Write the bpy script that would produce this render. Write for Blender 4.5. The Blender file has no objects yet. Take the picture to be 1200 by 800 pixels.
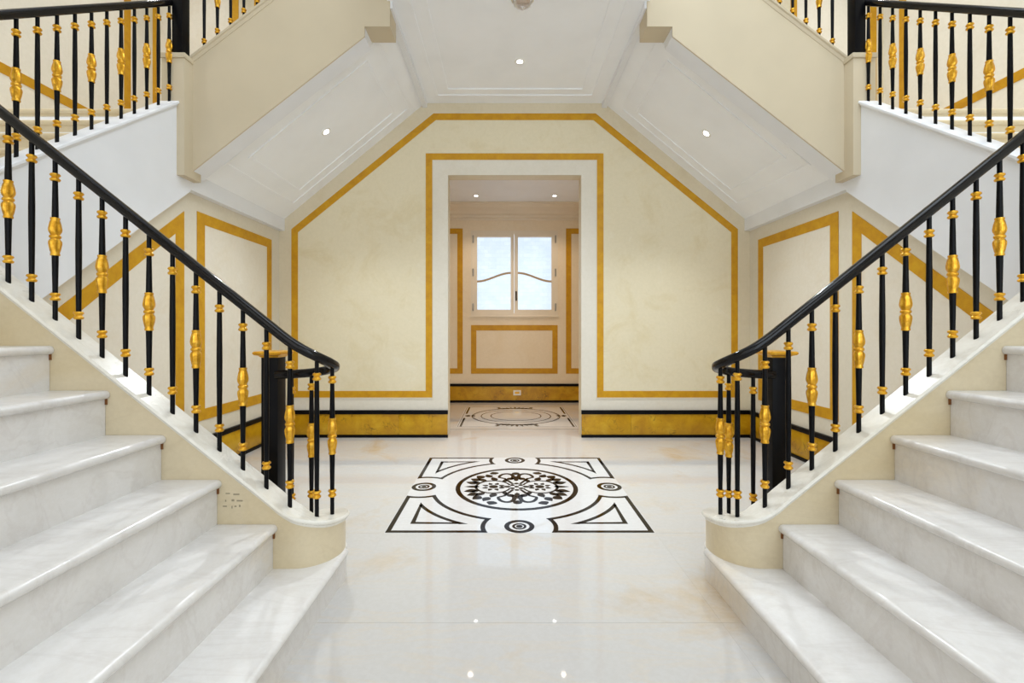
import bpy, bmesh, math, random
from mathutils import Vector, Matrix

random.seed(7)
SC = bpy.context.scene
COL = SC.collection
PI = math.pi

# ------------------------------------------------------------------ camera
H = 1.43                      # lens height
FPX = 527.0                   # focal length in pixels at 1200 wide
cam_data = bpy.data.cameras.new('camera')
cam_data.sensor_width = 36.0
cam_data.lens = 36.0 * FPX / 1200.0
cam_data.shift_x = 7.0 / 1200.0
cam_data.shift_y = -13.0 / 1200.0
cam_data.clip_start = 0.02
cam = bpy.data.objects.new('camera', cam_data)
cam.location = (-0.115, 0.0, H)
cam.rotation_euler = (PI / 2, 0, 0)
COL.objects.link(cam)
SC.camera = cam

# ------------------------------------------------------------------ world
world = bpy.data.worlds.new('world')
SC.world = world
world.use_nodes = True
bg = world.node_tree.nodes['Background']
bg.inputs[0].default_value = (0.80, 0.89, 1.0, 1)
bg.inputs[1].default_value = 0.98

# ------------------------------------------------------------------ large lights
def area(name, loc, rot, sx, sy, power, color):
    l = bpy.data.lights.new(name, 'AREA')
    l.shape = 'RECTANGLE'
    l.size, l.size_y = sx, sy
    l.energy = power
    l.color = color
    o = bpy.data.objects.new(name, l)
    o.location = loc
    o.rotation_euler = rot
    COL.objects.link(o)
    return o

# area lamps added as unseen fill from overhead and from behind the viewer
area('overhead_fill', (1.5, 1.6, 7.42), (0, 0, 0), 3.4, 4.4, 108, (0.82, 0.92, 1.0))
area('front_fill', (-2.55, -3.22, 3.2), (PI / 2, 0, 0), 2.4, 4.6, 18, (1.0, 0.84, 0.66))
area('front_fill', (2.55, -3.22, 3.2), (PI / 2, 0, 0), 2.4, 4.6, 72, (0.78, 0.90, 1.0))
area('front_fill', (0, -3.22, 2.6), (PI / 2, 0, 0), 1.9, 3.6, 15, (0.90, 0.95, 1.0))

# ------------------------------------------------------------------ exposure
vs = SC.view_settings
vs.view_transform = 'Standard'
vs.look = 'None'
vs.exposure = 0.36
vs.gamma = 1.0
vs.use_curve_mapping = False
SC.cycles.use_denoising = True
SC.cycles.max_bounces = 10
SC.cycles.diffuse_bounces = 6
SC.cycles.sample_clamp_indirect = 6.0

# ------------------------------------------------------------------ materials
def srgb(r, g, b):
    def f(c):
        c /= 255.0
        return c / 12.92 if c <= 0.04045 else ((c + 0.055) / 1.055) ** 2.4
    return (f(r), f(g), f(b), 1.0)

class NT:
    def __init__(self, name):
        self.m = bpy.data.materials.new(name)
        self.m.use_nodes = True
        self.t = self.m.node_tree
        self.t.nodes.clear()
        self.out = self.add('ShaderNodeOutputMaterial')
    def add(self, typ, **kw):
        n = self.t.nodes.new(typ)
        for k, v in kw.items():
            setattr(n, k, v)
        return n
    def link(self, a, b):
        self.t.links.new(a, b)

def principled(nt, color, rough, metal=0.0, coat=0.0, spec=0.5):
    p = nt.add('ShaderNodeBsdfPrincipled')
    p.inputs['Base Color'].default_value = color
    p.inputs['Roughness'].default_value = rough
    p.inputs['Metallic'].default_value = metal
    p.inputs['Coat Weight'].default_value = coat
    p.inputs['Coat Roughness'].default_value = 0.05
    p.inputs['Specular IOR Level'].default_value = spec
    nt.link(p.outputs[0], nt.out.inputs[0])
    return p

def noise(nt, scale, detail=4.0, rough=0.55, dist=0.0, vec=None):
    n = nt.add('ShaderNodeTexNoise')
    n.inputs['Scale'].default_value = scale
    n.inputs['Detail'].default_value = detail
    n.inputs['Roughness'].default_value = rough
    n.inputs['Distortion'].default_value = dist
    if vec is not None:
        nt.link(vec, n.inputs['Vector'])
    return n

def ramp(nt, fac, stops):
    r = nt.add('ShaderNodeValToRGB')
    els = r.color_ramp.elements
    els[0].position, els[0].color = stops[0]
    els[1].position, els[1].color = stops[-1]
    for pos, c in stops[1:-1]:
        e = els.new(pos)
        e.color = c
    nt.link(fac, r.inputs[0])
    return r

def coords(nt, scale=(1, 1, 1), rot=(0, 0, 0)):
    g = nt.add('ShaderNodeNewGeometry')
    mp = nt.add('ShaderNodeMapping')
    mp.inputs['Scale'].default_value = scale
    mp.inputs['Rotation'].default_value = rot
    nt.link(g.outputs['Position'], mp.inputs['Vector'])
    return mp.outputs[0]

def bump(nt, p, h, strength, dist=0.01):
    b = nt.add('ShaderNodeBump')
    b.inputs['Strength'].default_value = strength
    b.inputs['Distance'].default_value = dist
    nt.link(h, b.inputs['Height'])
    nt.link(b.outputs[0], p.inputs['Normal'])

def mix(nt, fac, a, b, blend='MIX'):
    m = nt.add('ShaderNodeMix', data_type='RGBA', blend_type=blend)
    if isinstance(fac, float):
        m.inputs[0].default_value = fac
    else:
        nt.link(fac, m.inputs[0])
    for s, v in ((6, a), (7, b)):
        if isinstance(v, tuple):
            m.inputs[s].default_value = v
        else:
            nt.link(v, m.inputs[s])
    return m.outputs[2]

def mat_plain(name, c, rough=0.6, metal=0.0, coat=0.0, var=0.03, scale=2.5, spec=0.5):
    nt = NT(name)
    p = principled(nt, c, rough, metal, coat, spec)
    v = coords(nt)
    n = noise(nt, scale, 3, 0.5, 0, v)
    lo = tuple(x * (1 - var) for x in c[:3]) + (1,)
    hi = tuple(min(1, x * (1 + var)) for x in c[:3]) + (1,)
    r = ramp(nt, n.outputs[0], [(0.3, lo), (0.7, hi)])
    nt.link(r.outputs[0], p.inputs['Base Color'])
    f = noise(nt, 160, 2, 0.5, 0, v)
    bump(nt, p, f.outputs[0], 0.04, 0.002)
    return nt.m

def mat_mottled(name, c1, c2, c3, rough=0.55):
    nt = NT(name)
    p = principled(nt, c1, rough)
    v = coords(nt)
    a = noise(nt, 2.2, 8, 0.68, 0.6, v)
    r = ramp(nt, a.outputs[0], [(0.30, c2), (0.5, c1), (0.62, c1), (0.78, c3)])
    b = noise(nt, 26, 5, 0.7, 0, v)
    rb = ramp(nt, b.outputs[0], [(0.35, (0.955, 0.955, 0.94, 1)), (0.65, (1, 1, 1, 1))])
    col = mix(nt, 1.0, r.outputs[0], rb.outputs[0], 'MULTIPLY')
    nt.link(col, p.inputs['Base Color'])
    bump(nt, p, b.outputs[0], 0.06, 0.002)
    return nt.m

def mat_marble(name, base, warm, vein, rough=0.12, vein_amt=0.5, warm_lo=0.55, rot=(0.2, 0.1, 0.7), spec=0.5):
    nt = NT(name)
    p = principled(nt, base, rough, spec=spec)
    v = coords(nt, (1, 1, 1.3), rot)
    big = noise(nt, 1.1, 7, 0.62, 0.5, v)
    rw = ramp(nt, big.outputs[0], [(warm_lo, (0, 0, 0, 1)), (warm_lo + 0.2, (1, 1, 1, 1))])
    c = mix(nt, rw.outputs[0], base, warm)
    # long thin drifting veins
    v2 = coords(nt, (0.55, 2.6, 1.6), (0.3, 0.4, 0.5))
    vn = noise(nt, 1.5, 9, 0.6, 1.6, v2)
    rv = ramp(nt, vn.outputs[0], [(0.455, (0, 0, 0, 1)), (0.492, (vein_amt,) * 3 + (1,)), (0.50, (vein_amt,) * 3 + (1,)), (0.54, (0, 0, 0, 1))])
    c = mix(nt, rv.outputs[0], c, vein)
    sp = noise(nt, 38, 4, 0.7, 0, v)
    rs = ramp(nt, sp.outputs[0], [(0.4, (0.965, 0.96, 0.95, 1)), (0.62, (1, 1, 1, 1))])
    c = mix(nt, 1.0, c, rs.outputs[0], 'MULTIPLY')
    nt.link(c, p.inputs['Base Color'])
    rr = ramp(nt, big.outputs[0], [(0.3, (rough * 0.8,) * 3 + (1,)), (0.7, (rough * 1.35,) * 3 + (1,))])
    nt.link(rr.outputs[0], p.inputs['Roughness'])
    return nt.m

def mat_gold(name, c1, c2, c3, rough, metal, scale=6.0, veins=False):
    nt = NT(name)
    p = principled(nt, c1, rough, metal)
    v = coords(nt)
    a = noise(nt, scale, 7, 0.68, 0.4, v)
    r = ramp(nt, a.outputs[0], [(0.3, c2), (0.52, c1), (0.74, c3)])
    c = r.outputs[0]
    if veins:
        w = noise(nt, 3.2, 8, 0.62, 2.2, coords(nt, (1.2, 1.2, 1.0), (0.3, 0.5, 0.4)))
        rv = ramp(nt, w.outputs[0], [(0.475, (0, 0, 0, 1)), (0.497, (0.75,) * 3 + (1,)), (0.52, (0, 0, 0, 1))])
        msk = noise(nt, 5.0, 2, 0.5, 0, v)
        rm = ramp(nt, msk.outputs[0], [(0.5, (0, 0, 0, 1)), (0.62, (1, 1, 1, 1))])
        f = mix(nt, 1.0, rv.outputs[0], rm.outputs[0], 'MULTIPLY')
        c = mix(nt, f, c, (0.06, 0.025, 0.004, 1))
    nt.link(c, p.inputs['Base Color'])
    bump(nt, p, a.outputs[0], 0.10, 0.004)
    return nt.m

def mat_emit(name, color, strength):
    nt = NT(name)
    e = nt.add('ShaderNodeEmission')
    e.inputs[0].default_value = color
    e.inputs[1].default_value = strength
    nt.link(e.outputs[0], nt.out.inputs[0])
    return nt.m

M = {}
M['white'] = mat_plain('white_plaster', srgb(234, 236, 240), 0.6)
M['ceiling'] = mat_plain('ceiling_plaster', srgb(246, 248, 251), 0.65)
M['beige'] = mat_plain('beige_plaster', srgb(204, 190, 163), 0.6)
M['margin'] = mat_mottled('cream_margin', srgb(224, 216, 199), srgb(220, 211, 191), srgb(228, 221, 207))
M['field'] = mat_mottled('cream_field', srgb(231, 220, 191), srgb(223, 209, 172), srgb(237, 229, 208))
M['upper_wall'] = mat_mottled('pale_upper_wall', srgb(242, 237, 225), srgb(238, 232, 218), srgb(245, 241, 232))
M['surround'] = mat_mottled('pale_surround', srgb(230, 224, 211), srgb(226, 219, 204), srgb(234, 229, 219))
M['backmargin'] = mat_mottled('beige_wall_margin', srgb(224, 212, 186), srgb(218, 204, 174), srgb(228, 219, 198))
M['sidefield'] = mat_mottled('pale_cream_field', srgb(232, 224, 209), srgb(227, 216, 196), srgb(237, 231, 219))
M['farwall'] = mat_mottled('peach_cream', srgb(242, 226, 200), srgb(238, 220, 190), srgb(245, 232, 210))
M['gold_paint'] = mat_gold('gold_paint', srgb(204, 150, 4), srgb(190, 134, 2), srgb(214, 164, 14), 0.5, 0.1, 9.0)
M['gold_marble'] = mat_gold('gold_marble', srgb(198, 150, 16), srgb(174, 122, 6), srgb(216, 174, 44), 0.3, 0.05, 4.0, True)
M['gold_metal'] = mat_gold('gilt_metal', srgb(230, 172, 48), srgb(204, 140, 26), srgb(246, 200, 90), 0.30, 0.75, 40.0)
M['black'] = mat_plain('black_lacquer', (0.004, 0.004, 0.005, 1), 0.33, 0, 0.0, 0.2, 6, 0.12)
M['rail'] = mat_plain('black_gloss_wood', (0.006, 0.005, 0.005, 1), 0.12, 0, 0.0, 0.2, 6, 0.24)
M['black_strip'] = mat_plain('black_stone', (0.003, 0.003, 0.004, 1), 0.4, 0, 0.0, 0.2, 6, 0.12)
M['tread'] = mat_marble('stair_marble', srgb(223, 220, 217), srgb(222, 210, 192), srgb(206, 200, 196), 0.18, 0.3)
M['stringer'] = mat_marble('cream_marble', srgb(219, 204, 173), srgb(213, 195, 157), srgb(200, 182, 150), 0.32, 0.18, 0.5)
M['cap'] = mat_marble('pale_cap_marble', srgb(234, 230, 220), srgb(228, 218, 196), srgb(214, 206, 190), 0.25, 0.25)
M['floor'] = mat_marble('floor_marble', srgb(196, 193, 190), srgb(192, 168, 134), srgb(206, 192, 172), 0.028, 0.3, 0.56, spec=0.55)
M['floor_white'] = mat_marble('white_inlay_marble', srgb(211, 210, 210), srgb(208, 204, 198), srgb(202, 199, 196), 0.03, 0.2, 0.62)
M['grout'] = mat_plain('grout', srgb(176, 160, 134), 0.7)
M['inlay'] = mat_plain('dark_inlay_stone', (0.010, 0.006, 0.004, 1), 0.05, 0, 0.0, 0.4, 14, 0.13)
M['inlay_grey'] = mat_plain('grey_inlay_stone', (0.20, 0.19, 0.18, 1), 0.12)
M['shim'] = mat_plain('brown_filler', srgb(126, 78, 34), 0.8)
M['pencil'] = mat_plain('graphite', srgb(158, 146, 122), 0.8)
M['winframe'] = mat_plain('cream_joinery', srgb(236, 224, 204), 0.4)
M['muntin'] = mat_plain('tan_bead', srgb(186, 160, 126), 0.45)
M['steel'] = mat_plain('brushed_steel', (0.45, 0.43, 0.40, 1), 0.3, 0.9)
M['bronze'] = mat_plain('dark_bronze', (0.03, 0.022, 0.016, 1), 0.35, 0.6)
M['chrome'] = mat_plain('chrome', (0.75, 0.75, 0.77, 1), 0.12, 1.0)
M['plastic'] = mat_plain('white_plastic', srgb(238, 236, 230), 0.35)
M['lamp'] = mat_emit('lamp_glow', (1.0, 0.96, 0.90, 1), 14.0)

def mat_glass_frost(name):
    nt = NT(name)
    tr = nt.add('ShaderNodeBsdfTransparent')
    gl = nt.add('ShaderNodeBsdfGlossy')
    gl.inputs['Roughness'].default_value = 0.2
    mx = nt.add('ShaderNodeMixShader')
    mx.inputs[0].default_value = 0.06
    v = coords(nt, (1, 1, 1), (PI / 2, 0, 0))
    br = nt.add('ShaderNodeTexBrick')
    br.inputs['Scale'].default_value = 3.2
    br.inputs['Color1'].default_value = (0.93, 0.96, 1, 1)
    br.inputs['Color2'].default_value = (0.87, 0.91, 0.96, 1)
    br.inputs['Mortar'].default_value = (0.86, 0.90, 0.95, 1)
    br.inputs['Mortar Size'].default_value = 0.015
    nt.link(v, br.inputs['Vector'])
    n = noise(nt, 5, 5, 0.6, 0.3, v)
    rn = ramp(nt, n.outputs[0], [(0.3, (0.91, 0.94, 0.98, 1)), (0.7, (1, 1, 1, 1))])
    c = mix(nt, 0.5, br.outputs[0], rn.outputs[0])
    nt.link(c, tr.inputs[0])
    nt.link(tr.outputs[0], mx.inputs[1])
    nt.link(gl.outputs[0], mx.inputs[2])
    nt.link(mx.outputs[0], nt.out.inputs[0])
    return nt.m
M['pane'] = mat_glass_frost('textured_pane')

def mat_clear(name):
    nt = NT(name)
    p = principled(nt, (0.97, 0.97, 0.97, 1), 0.05)
    p.inputs['Transmission Weight'].default_value = 0.85
    p.inputs['IOR'].default_value = 1.3
    return nt.m
M['glass'] = mat_clear('clear_glass')

# ------------------------------------------------------------------ mesh helpers
def link_mesh(name, bm, mat, parent=None, smooth=False, loc=None):
    bmesh.ops.recalc_face_normals(bm, faces=bm.faces)
    me = bpy.data.meshes.new(name)
    bm.to_mesh(me)
    bm.free()
    if mat is not None:
        me.materials.append(M[mat] if isinstance(mat, str) else mat)
    if smooth:
        me.polygons.foreach_set('use_smooth', [True] * len(me.polygons))
        try:
            me.set_sharp_from_angle(angle=math.radians(38))
        except Exception:
            pass
    o = bpy.data.objects.new(name, me)
    COL.objects.link(o)
    if parent is not None:
        attach(o, parent)
    if loc is not None:
        o.location = loc
    return o

def world_loc(o):
    v = Vector(o.location)
    while o.parent is not None:
        v = v + Vector(o.matrix_parent_inverse.translation)
        o = o.parent
        v = v + Vector(o.location)
    return v

def attach(o, parent):
    o.parent = parent
    o.matrix_parent_inverse = Matrix.Translation(-world_loc(parent))

def thing(name, label, cat, loc=(0, 0, 0), group=None, kind=None):
    o = bpy.data.objects.new(name, None)
    o.empty_display_size = 0.1
    o.location = loc
    COL.objects.link(o)
    return tag(o, label, cat, group, kind)

def tag(o, label=None, cat=None, group=None, kind=None):
    if label: o['label'] = label
    if cat: o['category'] = cat
    if group: o['group'] = group
    if kind: o['kind'] = kind
    return o

def bm_box(bm, x0, x1, y0, y1, z0, z1):
    vs_ = [bm.verts.new((x, y, z)) for z in (z0, z1) for y in (y0, y1) for x in (x0, x1)]
    for f in ((0, 1, 3, 2), (4, 6, 7, 5), (0, 4, 5, 1), (2, 3, 7, 6), (0, 2, 6, 4), (1, 5, 7, 3)):
        bm.faces.new([vs_[i] for i in f])

def box(name, mat, x0, x1, y0, y1, z0, z1, parent=None, bevel=0.0, seg=2):
    bm = bmesh.new()
    bm_box(bm, min(x0, x1), max(x0, x1), min(y0, y1), max(y0, y1), min(z0, z1), max(z0, z1))
    if bevel:
        bmesh.ops.bevel(bm, geom=bm.edges[:], offset=bevel, segments=seg, affect='EDGES', profile=0.6)
    return link_mesh(name, bm, mat, parent, smooth=bool(bevel))

def boxes(name, mat, lst, parent=None):
    bm = bmesh.new()
    for b in lst:
        bm_box(bm, *b)
    return link_mesh(name, bm, mat, parent)

def bm_extrude(bm, pts_lo, pts_hi):
    lo = [bm.verts.new(p) for p in pts_lo]
    hi = [bm.verts.new(p) for p in pts_hi]
    n = len(lo)
    bm.faces.new(lo)
    bm.faces.new(hi[::-1])
    for i in range(n):
        j = (i + 1) % n
        bm.faces.new((lo[i], lo[j], hi[j], hi[i]))

def prism(name, mat, poly, mapf, lo, hi, parent=None, smooth=False):
    """poly: 2D points; mapf(u, v, w) -> xyz; extruded from w=lo to w=hi"""
    bm = bmesh.new()
    bm_extrude(bm, [mapf(u, v, lo) for u, v in poly], [mapf(u, v, hi) for u, v in poly])
    return link_mesh(name, bm, mat, parent, smooth)

def offset_poly(poly, d):
    """inward offset (mitred) of a closed polygon, whichever way it winds"""
    n = len(poly)
    ar = sum(poly[i][0] * poly[(i + 1) % n][1] - poly[(i + 1) % n][0] * poly[i][1] for i in range(n))
    sg = 1 if ar > 0 else -1
    out = []
    for i in range(n):
        p0, p1, p2 = Vector(poly[i - 1]), Vector(poly[i]), Vector(poly[(i + 1) % n])
        d1 = (p1 - p0).normalized()
        d2 = (p2 - p1).normalized()
        n1 = Vector((-d1.y, d1.x)) * sg
        n2 = Vector((-d2.y, d2.x)) * sg
        b = (n1 + n2)
        k = d / max(0.15, (1 + n1.dot(n2)))
        out.append(tuple(p1 + b * k))
    return out

def frame(name, mat, poly, width, mapf, lo, hi, parent=None):
    """a mitred band following the inside of a closed polygon"""
    inn = offset_poly(poly, width)
    bm = bmesh.new()
    n = len(poly)
    A = [[bm.verts.new(mapf(u, v, w)) for u, v in P] for P in (poly, inn) for w in (lo, hi)]
    ol, oh, il, ih = A
    for i in range(n):
        j = (i + 1) % n
        bm.faces.new((oh[i], oh[j], ih[j], ih[i]))
        bm.faces.new((ol[i], ol[j], il[j], il[i]))
        bm.faces.new((ol[i], ol[j], oh[j], oh[i]))
        bm.faces.new((il[i], il[j], ih[j], ih[i]))
    return link_mesh(name, bm, mat, parent)

def bm_lathe(bm, prof, seg=12, lobes=0, amp=0.0):
    rings = []
    for r, z, *a in prof:
        k = a[0] if a else 0.0
        ring = []
        for i in range(seg):
            t = 2 * PI * i / seg
            rr = r * (1 + k * math.cos(lobes * t)) if lobes else r
            ring.append(bm.verts.new((rr * math.cos(t), rr * math.sin(t), z)))
        rings.append(ring)
    for a, b in zip(rings, rings[1:]):
        for i in range(seg):
            j = (i + 1) % seg
            bm.faces.new((a[i], a[j], b[j], b[i]))
    bm.faces.new(rings[0][::-1])
    bm.faces.new(rings[-1])

def lathe(name, mat, prof, seg=12, lobes=0, parent=None, loc=None):
    bm = bmesh.new()
    bm_lathe(bm, prof, seg, lobes)
    return link_mesh(name, bm, mat, parent, True, loc)

def sweep(name, mat, path, section, parent=None, smooth=True, vertical=False):
    """section: list of (side, up); swept along 3D path"""
    bm = bmesh.new()
    rings = []
    n = len(path)
    for i, p in enumerate(path):
        p = Vector(p)
        t = (Vector(path[min(i + 1, n - 1)]) - Vector(path[max(i - 1, 0)])).normalized()
        s = t.cross(Vector((0, 0, 1)))
        s.normalize()
        u = Vector((0, 0, 1)) if vertical else s.cross(t)
        rings.append([bm.verts.new(p + s * a + u * b) for a, b in section])
    m = len(section)
    for a, b in zip(rings, rings[1:]):
        for i in range(m):
            j = (i + 1) % m
            bm.faces.new((a[i], a[j], b[j], b[i]))
    bm.faces.new(rings[0][::-1])
    bm.faces.new(rings[-1])
    return link_mesh(name, bm, mat, parent, smooth)

XZ = lambda y0, sgn=-1: (lambda u, v, w: (u, y0 + sgn * w, v))          # on a wall facing -Y
def YZ(x0, s):                                                           # on a side wall facing the axis
    return lambda u, v, w: (s * (x0 - w), u, v)

SIDE = {-1: 'left', 1: 'right'}

# ------------------------------------------------------------------ room shell
YB, YT = 6.03, 6.23            # back wall of the hall: front and rear face
AW = 3.158                     # side walls under the side flights
AO = 4.95                      # outer walls of the stairwell
DW, DZ = 0.8925, 3.51          # doorway
ZC = 4.475                     # soffit of the landing bridge
FRONT, TOP = -3.3, 7.5
CX = 0.05                      # axis of the far room
YF = 8.94                      # far wall of the far room

# floor: grout bed with marble slabs as parts
floor = box('floor', 'grout', -AO, AO, FRONT, YF, -0.12, -0.006)
tag(floor, 'polished cream marble slab floor of the stair hall', 'floor', kind='structure')
MX, MY, MHX, MHY = -0.018, 4.115, 0.953, 0.935        # medallion centre and half sizes
FX, FY, FHX, FHY = CX, 7.53, 0.89, 0.85
ys = [FRONT, -1.7, 0.25, 2.2, MY - MHY - 0.006, MY + MHY + 0.006, YB + 0.47]
xs = [-AO, -3.05, MX - MHX - 0.006, MX + MHX + 0.006, 3.05, AO]
for j in range(len(ys) - 1):
    for i in range(len(xs) - 1):
        if j == 4 and i == 2:
            continue
        box('floor_slab', 'floor', xs[i] + 0.0002, xs[i + 1] - 0.0002, ys[j] + 0.0007, ys[j + 1] - 0.0007, -0.02, 0.0, floor)
y0, y1 = ys[-1], YF
for a, b, c, d in ((-2.2, FX - FHX - .02, y0, y1), (FX + FHX + .02, 2.2, y0, y1),
                   (FX - FHX - .02, FX + FHX + .02, y0, FY - FHY - .02), (FX - FHX - .02, FX + FHX + .02, FY + FHY + .02, y1)):
    if b - a > 0.02 and d - c > 0.02:
        box('floor_slab', 'floor', a + 0.0003, b - 0.0003, c + 0.0003, d - 0.0003, -0.02, 0.0, floor)
box('threshold_strip', 'inlay_grey', -2.2, 2.2, 6.492, 6.512, -0.01, 0.0012, floor)

# back wall with the doorway
wb = boxes('wall_back', 'backmargin', [(-AO, -DW, YB, YT, 0, TOP), (DW, AO, YB, YT, 0, TOP), (-DW, DW, YB, YT, DZ, TOP)])
tag(wb, 'cream back wall with open doorway and gold painted panel bands', 'wall', kind='structure')
arch = [(-2.992, 0.53), (-2.992, 2.786), (-1.087, 4.336), (1.087, 4.336), (2.992, 2.786), (2.992, 0.53),
        (1.102, 0.53), (1.102, 3.712), (-1.102, 3.712), (-1.102, 0.53)]
frame('gold_band', 'gold_paint', arch, 0.089, XZ(YB), -0.004, 0.006, wb)
surround = [(-1.102, 0.0), (-1.102, 3.712), (1.102, 3.712), (1.102, 0.0), (DW, 0.0), (DW, DZ), (-DW, DZ), (-DW, 0.0)]
prism('door_surround', 'surround', surround, XZ(YB), -0.004, 0.004, wb)
for s in (-1, 1):
    prism('lower_margin', 'surround', [(s * 1.10, 0.3), (s * 2.995, 0.3), (s * 2.995, 0.532), (s * 1.10, 0.532)], XZ(YB), -0.004, 0.002, wb)
prism('panel_field', 'field', offset_poly(arch, 0.089), XZ(YB), -0.004, 0.003, wb)
frame('panel_bead', 'margin', offset_poly(arch, -0.012), 0.012, XZ(YB), -0.004, 0.009, wb)
for s in (-1, 1):
    up1 = [(s * 3.70, 3.95), (s * 4.85, 3.95), (s * 4.85, 6.7), (s * 3.70, 6.7)]
    frame('gold_band', 'gold_paint', up1, 0.085, XZ(YB), -0.004, 0.006, wb)
    prism('panel_field', 'sidefield', offset_poly(up1, 0.085), XZ(YB), -0.004, 0.003, wb)
    up2 = [(s * 1.4, 5.5), (s * 3.49, 4.2), (s * 3.49, 6.7), (s * 1.4, 6.7)]
    frame('gold_band', 'gold_paint', up2, 0.075, XZ(YB), -0.004, 0.006, wb)

# side walls below the side flights, with two panels each
for s in (-1, 1):
    nm = SIDE[s]
    top = lambda y: 2.739 - 0.816 * (4.233 - y)
    w = prism('wall_' + nm, 'margin', [(2.48, 0), (YB, 0), (YB, 2.80), (4.233, 2.80), (2.48, top(2.48) + 0.06)],
              YZ(AW, s), -0.09, 0.0)
    tag(w, 'cream %s side wall with two gold banded panels under the side flight' % nm, 'wall', kind='structure')
    p1 = [(4.425, 0.53), (5.83, 0.53), (5.83, 2.603), (4.425, 2.603)]
    frame('gold_band', 'gold_paint', p1, 0.112, YZ(AW, s), -0.004, 0.006, w)
    prism('panel_field', 'sidefield', offset_poly(p1, 0.112), YZ(AW, s), -0.004, 0.003, w)
    p2 = [(4.246, 0.53), (4.246, 2.554), (2.75, 2.554 - 0.816 * 1.496), (2.75, 0.53)]
    frame('gold_band', 'gold_paint', p2, 0.11, YZ(AW, s), -0.004, 0.006, w)
    prism('panel_field', 'sidefield', offset_poly(p2, 0.11), YZ(AW, s), -0.004, 0.003, w)
    # outer stairwell wall
    wo = box('wall_outer_' + nm, 'upper_wall', s * AO, s * (AO + 0.2), FRONT, YT, 0, TOP)
    tag(wo, 'cream outer %s wall of the stairwell behind the side flight balusters' % nm, 'wall', kind='structure')
    p3 = [(0.6, 3.895), (5.79, 3.895), (5.79, 6.7), (0.6, 6.7)]
    frame('gold_band', 'gold_paint', p3, 0.1, YZ(AO, s), -0.004, 0.006, wo)

# front wall behind the viewer, and the upper ceiling; their openings are added for the fill lamps
fw = boxes('wall_front', 'margin', [(-AO, -3.8, FRONT - .2, FRONT, 0, TOP), (3.8, AO, FRONT - .2, FRONT, 0, TOP), (-1.3, -1.0, FRONT - .2, FRONT, 0, TOP), (1.0, 1.3, FRONT - .2, FRONT, 0, TOP),
                       (-3.8, -1.3, FRONT - .2, FRONT, 0, 0.85), (1.3, 3.8, FRONT - .2, FRONT, 0, 0.85), (-1, 1, FRONT - .2, FRONT, 0, 0.75),
                       (-3.8, -1.3, FRONT - .2, FRONT, 5.55, TOP), (1.3, 3.8, FRONT - .2, FRONT, 5.55, TOP), (-1, 1, FRONT - .2, FRONT, 4.45, TOP)])
tag(fw, 'cream front wall behind the viewer with three openings added for the fill lamps', 'wall', kind='structure')
ct = boxes('ceiling_upper', 'ceiling', [(-AO, -3.25, FRONT, YT, TOP, TOP + .2), (3.25, AO, FRONT, YT, TOP, TOP + .2),
                                (-3.25, 3.25, FRONT, -0.65, TOP, TOP + .2), (-3.25, 3.25, 3.85, YT, TOP, TOP + .2)])
tag(ct, 'white upper ceiling around an opening added for the overhead fill lamp, above the frame', 'ceiling', kind='structure')

# ------------------------------------------------------------------ ceiling of the landing bridge
AB = 1.215
def mouldings(name, mat, quad, insets, mapf, parent):
    for d in insets:
        frame(name, mat, offset_poly(quad, d), 0.02, mapf, -0.004, 0.012, parent)

cl = box('ceiling', 'ceiling', -AB, AB, 3.7, YB, ZC, ZC + 0.45)
tag(cl, 'flat white ceiling under the landing with two moulded frames', 'ceiling', kind='structure')
mouldings('moulding_frame', 'ceiling', [(-AB, 2.95), (AB, 2.95), (AB, YB), (-AB, YB)], (0.2, 0.35),
          lambda u, v, w: (u, v, ZC - w), cl)
box('landing_floor', 'tread', -AB, AB, 3.66, YB, ZC + 0.45, ZC + 0.52, cl)

# ------------------------------------------------------------------ baluster kit
RAILH = 0.884
def ring_profile():
    return [(0.0135, -0.021), (0.0185, -0.020), (0.0225, -0.014), (0.0225, -0.010), (0.0165, -0.004), (0.0145, 0.0),
            (0.0165, 0.004), (0.0225, 0.010), (0.0225, 0.014), (0.0185, 0.020), (0.0135, 0.021)]
def urn_profile():
    P = [(0.015, -0.102, 0), (0.0205, -0.101, 0), (0.0215, -0.093, 0), (0.018, -0.087, 0), (0.0195, -0.078, .08), (0.024, -0.058, .12),
         (0.0285, -0.036, .12), (0.028, -0.024, .10), (0.021, -0.014, .04), (0.0185, -0.010, 0), (0.027, -0.006, 0), (0.0285, 0.0, 0), (0.027, 0.006, 0),
         (0.0185, 0.010, 0), (0.022, 0.016, .04), (0.0285, 0.030, .10), (0.029, 0.042, .12), (0.0245, 0.064, .12), (0.0195, 0.084, .08), (0.018, 0.090, 0),
         (0.0215, 0.095, 0), (0.0205, 0.102, 0), (0.015, 0.103, 0)]
    return [(r if r < 0.0185 else 0.0185 + (r - 0.0185) * 0.62, z, k) for r, z, k in P]
L = 0.868
shaft_plain = [(0.0112, -0.02), (0.0112, 0.10), (0.0122, 0.20), (0.0140, 0.42), (0.0142, 0.50), (0.0122, 0.72), (0.0110, 0.80), (0.0110, L)]
shaft_urn = [(0.0112, -0.02), (0.0112, 0.12), (0.0145, 0.33), (0.0150, 0.36), (0.0150, 0.52), (0.0145, 0.56), (0.0112, 0.76), (0.0110, 0.80), (0.0110, L)]
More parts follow.
